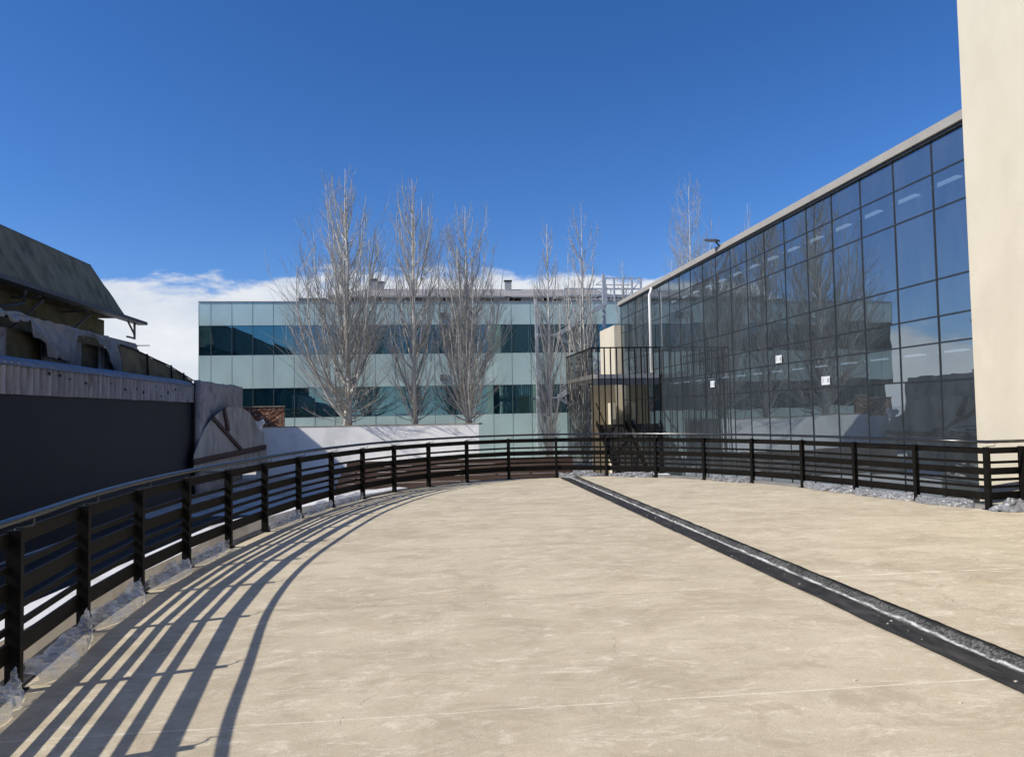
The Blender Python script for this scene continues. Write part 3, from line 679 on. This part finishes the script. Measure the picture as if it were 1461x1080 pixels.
# ------------------------------------------------------------------ bare poplars
def crown_tree(name,base_,H,prof,seed,label,group='bare poplar trees',nprim=60,r0=.13,lean=(0,0),twig=1.,stems=1,tw=1.):
    rn=random.Random(seed);T=empty(name,base_,label,'tree',group);bx=Vector(base_)
    tr=MB();cr_=MB()
    tips=[]
    def path_(p,d,L,n,up,jit,rn):
        pts=[p.copy()];d=d.normalized()
        for i in range(n):
            d=(d+Vector((rn.gauss(0,jit),rn.gauss(0,jit),up))).normalized();p=p+d*(L/n);pts.append(p.copy())
        return pts
    def sub(pts,L,level,r):
        k={1:int(3+L*3.*twig),2:int(1+L*2.*twig)}[level]
        for _ in range(k):
            t=rn.uniform(.12,.97);i=min(int(t*(len(pts)-1)),len(pts)-2);f=t*(len(pts)-1)-i
            q=pts[i].lerp(pts[i+1],f);d=(pts[i+1]-pts[i]).normalized()
            side=Vector((rn.gauss(0,1),rn.gauss(0,1),rn.gauss(0,.3)));side=(side-d*side.dot(d)).normalized()
            dd=d*rn.uniform(.7,1.1)+side*rn.uniform(.25,.62)
            l=L*rn.uniform(.22,.46)*(1.12-t*.5) if level==1 else L*rn.uniform(.3,.6)
            l=max(.22,l);rr=max(.0048*tw,min(r*.5,.0030+l*.0052)*tw)
            pp=path_(q,dd,l,4 if level==1 else 3,.10,.055,rn)
            cr_.tube(pp,[rr*(1-.55*j/(len(pp)-1)) for j in range(len(pp))],3,False)
            if level==1: sub(pp,l,2,rr)
    for s in range(stems):
        b0=bx+Vector((rn.gauss(0,.12),rn.gauss(0,.1),-.05)) if s else bx-Vector((0,0,.05))
        Hs=H*(1 if s==0 else rn.uniform(.62,.85));n=22;pts=[]
        an=rn.uniform(0,6.28);off=0 if s==0 else rn.uniform(.4,.9)
        for i in range(n+1):
            t=i/n;wx=.10*noise.noise((seed+s*7,t*4,0))*H*.08;wy=.10*noise.noise((seed+s*7,t*4,9))*H*.08
            so_=off*math.sin(min(1,t*2.2)*math.pi/2)
            pts.append(b0+Vector((wx+lean[0]*t*H+so_*math.cos(an),wy+lean[1]*t*H+so_*math.sin(an)*.6,t*Hs)))
        rs_=r0*(1 if s==0 else .62)
        rad=[rs_*(1-t/n)**.85*(1.25 if t==0 else 1)+.008 for t in range(n+1)]
        tr.tube(pts,rad,8)
        npz=nprim if s==0 else nprim//2
        for k in range(npz):
            t=(k+rn.random())/npz;t=.015+t**1.12*.95
            i=min(int(t*n),n-1);q=pts[i].lerp(pts[i+1],t*n-i)
            z=t;reach=prof(z)*rn.uniform(.45,1.08)*(1 if s==0 else .8)
            rise=(1-z)*Hs*.16+reach*rn.uniform(1.7,2.6)
            az=rn.uniform(0,2*math.pi);h=Vector((math.cos(az),math.sin(az),0))
            L=math.hypot(reach,rise);pp=[];m=9
            drift=rn.uniform(.55,.8)
            for j in range(m+1):
                u=j/m;hor=reach*(1-(1-u)**(1/drift+.35));ver=rise*(u**1.25)
                w_=noise.noise_vector((seed*3+k,u*2.6,s))*.10*u*L*.5
                pp.append(q+h*hor+Vector((w_.x,w_.y,ver+w_.z*.4)))
            rb=min(rad[i]*.55,.012+.008*L)
            tgt=tr if rb>.032 else cr_
            tgt.tube(pp,[rb*(1-.82*j/m)+.003 for j in range(m+1)],5 if tgt is tr else 4,False)
            sub(pp,L,1,rb)
    for k in range(int(nprim*.8)):      # low spreading shoots round the foot
        t=rn.uniform(.005,.14);q=bx+Vector((0,0,t*H));az=rn.uniform(0,2*math.pi);h=Vector((math.cos(az),math.sin(az),0))
        reach=prof(.05)*rn.uniform(.25,1.12);rise=rn.uniform(.15,.9)*reach+rn.uniform(.0,.7)*(1-t*3);m=6;pp=[];L=math.hypot(reach,rise)
        for j in range(m+1):
            u=j/m;w_=noise.noise_vector((seed*5+k,u*3,9))*.09*u*L
            pp.append(q+h*(reach*(1-(1-u)**1.25))+Vector((w_.x,w_.y,rise*u**1.5+w_.z*.5)))
        rb=.012+.006*L
        cr_.tube(pp,[rb*(1-.8*j/m)+.002 for j in range(m+1)],4,False);sub(pp,L*.8,1,rb)
    tr.build('trunk',M['bark'],T,smooth=True);cr_.build('crown',M['twig'],T)
    return T
def mk(px,pbase,ptop,Y,halfpx,seed,label,**k):
    a=onY(px,pbase,Y);t=onY(px,ptop,Y);sc=Y/F*1.02;z0=k.pop('z0',a.z);H=t.z-z0
    w=[h*sc for h in halfpx]
    def prof(z):
        q=min(max(z,0),.999)*(len(w)-1);i=int(q);return w[i]*(1-(q-i))+w[i+1]*(q-i)
    x=a.x+ (0)
    crown_tree('bare_poplar_tree',(x,Y,z0),H,prof,seed,label,**k)
mk(497,604,240,39.85,(72,64,52,46,36,18,6),11,'tallest bare poplar, leftmost of the row behind the white wall',nprim=50,r0=.16,lean=(-.004,0),z0=1.05,stems=2)
mk(592,602,254,39.4,(38,44,45,40,32,20,8),23,'bare poplar with a single pale trunk, second from the left behind the white wall',nprim=50,r0=.14,z0=1.05,stems=1)
mk(668,600,294,39.1,(50,52,44,40,32,22,9),35,'bare poplar with several stems at the right end of the white wall',nprim=50,r0=.12,z0=1.05,stems=3,lean=(.002,0))
mk(787,640,318,39.5,(16,22,26,20,18,14,5),41,'slender bare poplar just left of the black barred enclosure',nprim=56,r0=.10,stems=2,z0=GZ)
mk(836,600,306,43.5,(24,26,30,26,22,22,10),57,'bare poplar rising behind the corner of the barred enclosure',nprim=48,r0=.11,stems=3,z0=GZ,twig=.8)
mk(893,600,372,44.5,(14,16,18,18,16,12,5),63,'small bare tree showing only its top beside the rooftop steel frame',nprim=40,r0=.08,z0=GZ,twig=.7)
mk(992,600,264,56,(34,34,34,32,30,24,10),71,'bare poplar top rising beyond the roof of the glass building',nprim=60,r0=.11,z0=GZ,stems=2)
mk(1076,600,290,66,(14,16,18,18,16,12,5),83,'faintest bare treetop beyond the glass building roof, farthest to the right',nprim=48,r0=.06,z0=GZ,twig=.9)
# ------------------------------------------------------------------ derelict sheds on the left
UX=-15.;k_=15./17
wh=empty('derelict_warehouse',(UX,20,GZ),'derelict warehouse with a steep mossy dark roof side high on the left','warehouse')
rz,ez=1.7+8.42*k_,1.7+5.8*k_
def roofpt(u,v):
    ye=-12+u*(38.1+1.8*(1-v)+12);x=UX-1.0*v+.04*noise.noise((ye*.6,v*3,0));z=ez+(rz-ez)*v
    return (x,ye,z+.03*noise.noise((ye*.8,v*2,4)))
MB().grid(roofpt,90,8).build('roof_side',M['moss'],wh,solid=-.12)
MB().bar((UX-1.1,-12,rz+.05),(UX-1.1,38.2,rz+.05),.35,.12).build('ridge_cap',M['eave'],wh)
MB().quad((UX-1.2,-12,rz),(UX-1.2,38.1,rz),(UX-12,39.3,rz-1.5),(UX-12,-12,rz-1.5)).build('roof_top',M['moss'],wh)
MB().bar((UX+.25,-12,ez-.02),(UX+.25,41.7,ez-.06),.5,.16).build('eave_gutter',M['eave'],wh)
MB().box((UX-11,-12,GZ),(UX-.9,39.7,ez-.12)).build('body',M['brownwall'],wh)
MB().quad((UX-1.0,38.08,rz-.02),(UX-.02,39.85,ez),(UX-11,39.85,ez),(UX-11,38.08,rz-1.4)).build('hip_end',M['moss'],wh)
mb=MB();rn=random.Random(5)
for y in (19,23,27,31,35.2): mb.bar((UX-.85,y,ez-1.5),(UX+.2,y+.3,ez-.35),.09);mb.bar((UX-.85,y,ez-.3),(UX+.2,y,ez-.25),.09)
mb.build('eave_bracket',M['eave'],wh)
mb=MB();y=40.7
mb.bar((UX+.2,y,ez-.1),(UX+.2,y,ez-1.0),.09);mb.bar((UX+.2,y-.9,ez-.15),(UX+.2,y,ez-.75),.07);mb.bar((UX+.2,y+.05,ez-.95),(UX+.2,39.7,ez-.95),.08)
mb.build('end_bracket',M['eave'],wh)
MB().tube([(UX+.15,30.,ez-.2),(UX+.15,29.9,ez-.7),(UX-.6,28.6,ez-1.1),(UX-.6,27,ez-1.5)],.07,8).build('drainpipe',M['eave'],wh)
# middle shed with torn sheets
MX=-12.4
ms=empty('torn_metal_shed',(MX,28,GZ),'half collapsed shed with torn pale roof sheets hanging below the mossy warehouse roof','shed')
TP=[(-40,.5),(0,.3),(22,.34),(36,.30),(38,.8),(50,.95),(57,.9),(59,1.45),(70,1.55),(82,1.5),(95,1.7),(99,1.1),(102,.36),(120,.30),(136,.4),(144,.62),(149,1.2),(158,1.7),(170,1.75),(182,1.55),(190,1.5),(195,.7),(200,.2)]
TY=[(onX(x,485,MX).y,dd) for x,dd in TP];ZA,ZB=onX(0,438,MX).z,onX(194,492,MX).z
def torn(u,v):
    ye=10+u*(onX(196,495,MX).y-10);drop=.4+.3*noise.noise((ye*.8,3,1))
    for (a,da),(b2_,db) in zip(TY,TY[1:]):
        if a<=ye<=b2_: drop=da+(db-da)*(ye-a)/(b2_-a)
    drop=max(.15,drop*.8+.12*noise.noise((ye*3.1,5,0)));zt=ZA+(ZB-ZA)*max(0,(ye-20)/(onX(196,495,MX).y-20))+.05*noise.noise((ye*1.4,0,0))
    return (MX+.18*v+.16*noise.noise((ye*1.5,v*2,7))+.10*noise.noise((ye*4,v*3,2)),ye,zt-drop*v)
MB().grid(torn,320,8).build('torn_sheet',M['torn'],ms,solid=.02)
mb=MB();zt0=onX(0,440,MX).z
mb.quad((MX-.05,10,zt0),(MX-.05,onX(196,495,MX).y,zt0-.05),(MX-2.3,onX(196,495,MX).y-.3,zt0+.4),(MX-2.3,10,zt0+.45))
mb.build('roof',M['torn'],ms,solid=.05)
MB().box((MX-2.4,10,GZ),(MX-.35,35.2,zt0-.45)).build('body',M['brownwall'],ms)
def corr(mb,X,y0,y1,z0,z1,pitch=.15,amp=.03,sl0=0,sl1=0,step=6):
    n=int((y1-y0)/pitch*step)
    mb.grid(lambda u,v:(X+amp*math.sin((y0+(y1-y0)*u)*2*math.pi/pitch)+.02*noise.noise((u*9,v*3,2)),y0+(y1-y0)*u,(z0+(z1-z0)*v)+.04*noise.noise((u*(y1-y0)*.8,v*9,6))*(1 if 0<v<1 else .5)),n,3)
for (a,b_) in ((0,22),(68,100),(100,126),(150,172)):
    y0=onX(a,470,MX+.05).y;y1=onX(b_,480,MX+.05).y
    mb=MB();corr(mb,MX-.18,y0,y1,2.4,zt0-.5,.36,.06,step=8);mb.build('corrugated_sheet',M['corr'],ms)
for (a,b_) in ((22,60),(126,150)):
    y0=onX(a,470,MX).y;y1=onX(b_,480,MX).y
    MB().box((MX-.33,y0,2.4),(MX-.28,y1,zt0-.6)).build('brown_panel',M['brownwall'],ms)
MB().tube([(MX,onX(195,498,MX).y,onX(195,498,MX).z+.15),(MX+.1,onX(210,493,MX).y,onX(210,493,MX).z)],.02,5).build('bent_rod',M['eave'],ms)
# sloping brown canopy running down towards the plaster wall
CX=-10.6
cn=empty('sagging_canopy',(CX,32,2),'sagging mustard brown canopy sheet sloping down behind the corrugated fascia','canopy')
pp=[(172,492),(190,498),(205,505),(222,513),(240,521),(258,532),(276,543)]
P=[onX(x,y,CX) for x,y in pp]
def can(u,v):
    q=u*(len(P)-1);i=min(int(q),len(P)-2);p=P[i].lerp(P[i+1],q-i)
    return (p.x+.15*math.sin(v*3)-.1,p.y,p.z-v*1.6+.03*noise.noise((u*14,v*3,1)))
MB().grid(can,40,6).build('sheet',M['brownwall'] if False else pm('mustard_sheet',(.10,.085,.045),(.17,.145,.075),1.6,.9,c3=(.05,.04,.025),s3=1.2),cn,solid=.03)
MB().tube([p+Vector((.0,0,.0)) for p in P],.03,6).build('edge_bar',M['hole'],cn)
mb=MB()
for i in (2,4,5): mb.bar(P[i]+Vector((.12,0,0)),P[i]+Vector((.12,.25,-1.5)),.06)
mb.build('rib',M['hole'],cn)
# low shed with corrugated fascia and navy panel
LXX=-9.4
ls=empty('low_shed',(LXX,20,GZ),'long low shed with a corrugated zinc fascia above a smooth dark navy panel','shed')
zc0,zc1=2.31,3.05;YN,YFAR=-6,32.2
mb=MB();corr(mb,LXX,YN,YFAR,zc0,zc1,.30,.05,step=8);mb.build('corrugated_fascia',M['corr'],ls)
def capf(u,v): 
    y=YN+(YFAR-YN)*u;return (LXX+.07-.5*v,y,zc1+.04+.16*v+.02*noise.noise((y*.9,v,1))-(.1 if v==0 else 0))
MB().grid(capf,120,4).build('roof_cap',M['cap'],ls,solid=.03)
MB().box((LXX-1.4,YN,zc1-.3),(LXX-.45,YFAR,zc1+.08)).build('roof',M['cap'],ls)
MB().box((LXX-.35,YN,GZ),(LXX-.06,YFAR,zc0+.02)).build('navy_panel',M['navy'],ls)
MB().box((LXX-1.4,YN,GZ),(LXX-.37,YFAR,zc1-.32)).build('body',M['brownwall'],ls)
mb=MB();rn=random.Random(9)
for (x,y) in ((86,536),(100,541),(71,533),(139,546),(158,547),(179,556),(195,555),(205,560),(240,560),(250,556),(123,547),(268,572),(230,565),(222,552)):
    p=onX(x,y,LXX+.045);s=rn.uniform(.05,.1);h=s*rn.uniform(.4,1.)
    n=len(mb.v);mb.v+=[(p.x,p.y+s*math.cos(t)*rn.uniform(.7,1.3),p.z+h*math.sin(t)*rn.uniform(.7,1.3)) for t in [j*math.pi/3.5 for j in range(7)]];mb.f.append(tuple(range(n,n+7)))
mb.build('rust_hole',M['hole'],ls)
# ruined plaster wall
MB().box((LXX-.5,YFAR+.001,GZ),(LXX+.075,YFAR+.14,3.12)).build('corner_post',M['hole'],ls)
rw=empty('ruined_plaster_wall',(LXX,36,GZ),'ruined lilac grey plaster wall at the end of the low shed','wall')
def rwf(u,v):
    y=YFAR+.02+u*(39.75-YFAR);zt=3.22+.05*noise.noise((y*3,1,1))-(.0 if u<.3 else .02)
    z=GZ+(zt-GZ)*v;return (LXX+.02+.04*noise.noise((y*1.1,z*1.1,2)),y,z)
MB().grid(rwf,50,30).build('wall',M['plaster'],rw,smooth=True,solid=-.25)
MB().box((LXX-.15,38.2,3.2),(LXX+.1,39.0,3.28)).build('loose_cap',M['cap'],rw)
mb=MB()
for (x,y) in ((305,552),(308,563),(326,571),(322,586),(284,625)):
    p=onX(x,y,LXX+.09);mb.v+=[(p.x,p.y+.08*math.cos(t),p.z+.07*math.sin(t)) for t in [j*math.pi/3 for j in range(6)]];mb.f.append(tuple(range(len(mb.v)-6,len(mb.v))))
mb.build('rust_hole',M['hole'],rw)
# curved plate leaning at the end, vertical plane through two ground points
A2=Vector((-9.15,31.9,0));B2=Vector((-8.05,39.4,0));t2=(B2-A2).normalized();n2=Vector((t2.y,-t2.x,0))
def onP(x,y,o=0.):
    d_=ray(x,y);q=A2+n2*o-EYE;s=q.dot(n2)/d_.dot(n2);return EYE+d_*s
cp=empty('curved_steel_plate',(-8.6,36,GZ),'dirty pale plate with a rounded top edge and dark braces leaning by the white wall','steel plate')
ol=[(277,672),(277,650),(284,630),(292,612),(303,597),(316,586),(325,581),(338,580),(348,583),(357,590),(363,599),(369,612),(376,617),(377,632),(380,642),(381,658),(380,672)]
mb=MB();f_=[onP(x,y) for x,y in ol];b_=[p-n2*.04 for p in f_];n=len(f_)
mb.v=[tuple(p) for p in f_]+[tuple(p) for p in b_];mb.f=[tuple(range(n)),tuple(range(2*n-1,n-1,-1))]+[(i,n+i,n+(i+1)%n,(i+1)%n) for i in range(n)]
mb.build('plate',M['plate'],cp)
def beam(a,b,w,nm='brace'):
    MB().bar(onP(*a,.06),onP(*b,.06),.08,w).build(nm,M['rust'],cp)
beam((304,596),(345,642),.17);beam((320,583),(326,615),.22);beam((276,659),(379,637),.20,'bottom_beam')
MB().bar(onP(276,663,.14),onP(379,641,.14),.05,.05).build('bottom_flange',M['rust'],cp)
# broken pale lump on the corner
mb=MB();ol=[(358,603),(363,600),(368,602),(374,598),(376,603),(372,607),(371,613),(367,618),(364,611),(360,609)]
f_=[onY(x,y,39.6) for x,y in ol];n=len(f_);mb.v=[tuple(p) for p in f_]+[(p.x+.05,p.y+.18,p.z-.02) for p in f_]
mb.f=[tuple(range(n)),tuple(range(2*n-1,n-1,-1))]+[(i,n+i,n+(i+1)%n,(i+1)%n) for i in range(n)]
mb.build('broken_masonry',M['whitewall'],label='jagged pale lump of broken masonry on the corner above the curved plate',cat='rubble')
# blue tarp, board on the lower ground
MB().grid(lambda u,v:(-7.2+1.9*u+.1*noise.noise((u*4,v*4,0)),8.6+2.6*v,GZ+.03+.42*math.sin(u*3.1)*math.sin(v*3.1)*(.8+.7*noise.noise((u*5,v*5,3)))),26,26).build('blue_tarp',M['bluetarp'],label='crumpled blue tarp on the lower ground outside the nearest left railing',cat='tarp')
MB().bar((-5.3,13.6,GZ+.06),(-4.7,15.6,GZ+.09),.35,.05).build('loose_board',pm('orange_board',(.40,.19,.08),(.5,.27,.13),3,.8,stretch=(1,.3,1)),label='short orange brown board lying on the lower ground outside the left railing',cat='board')
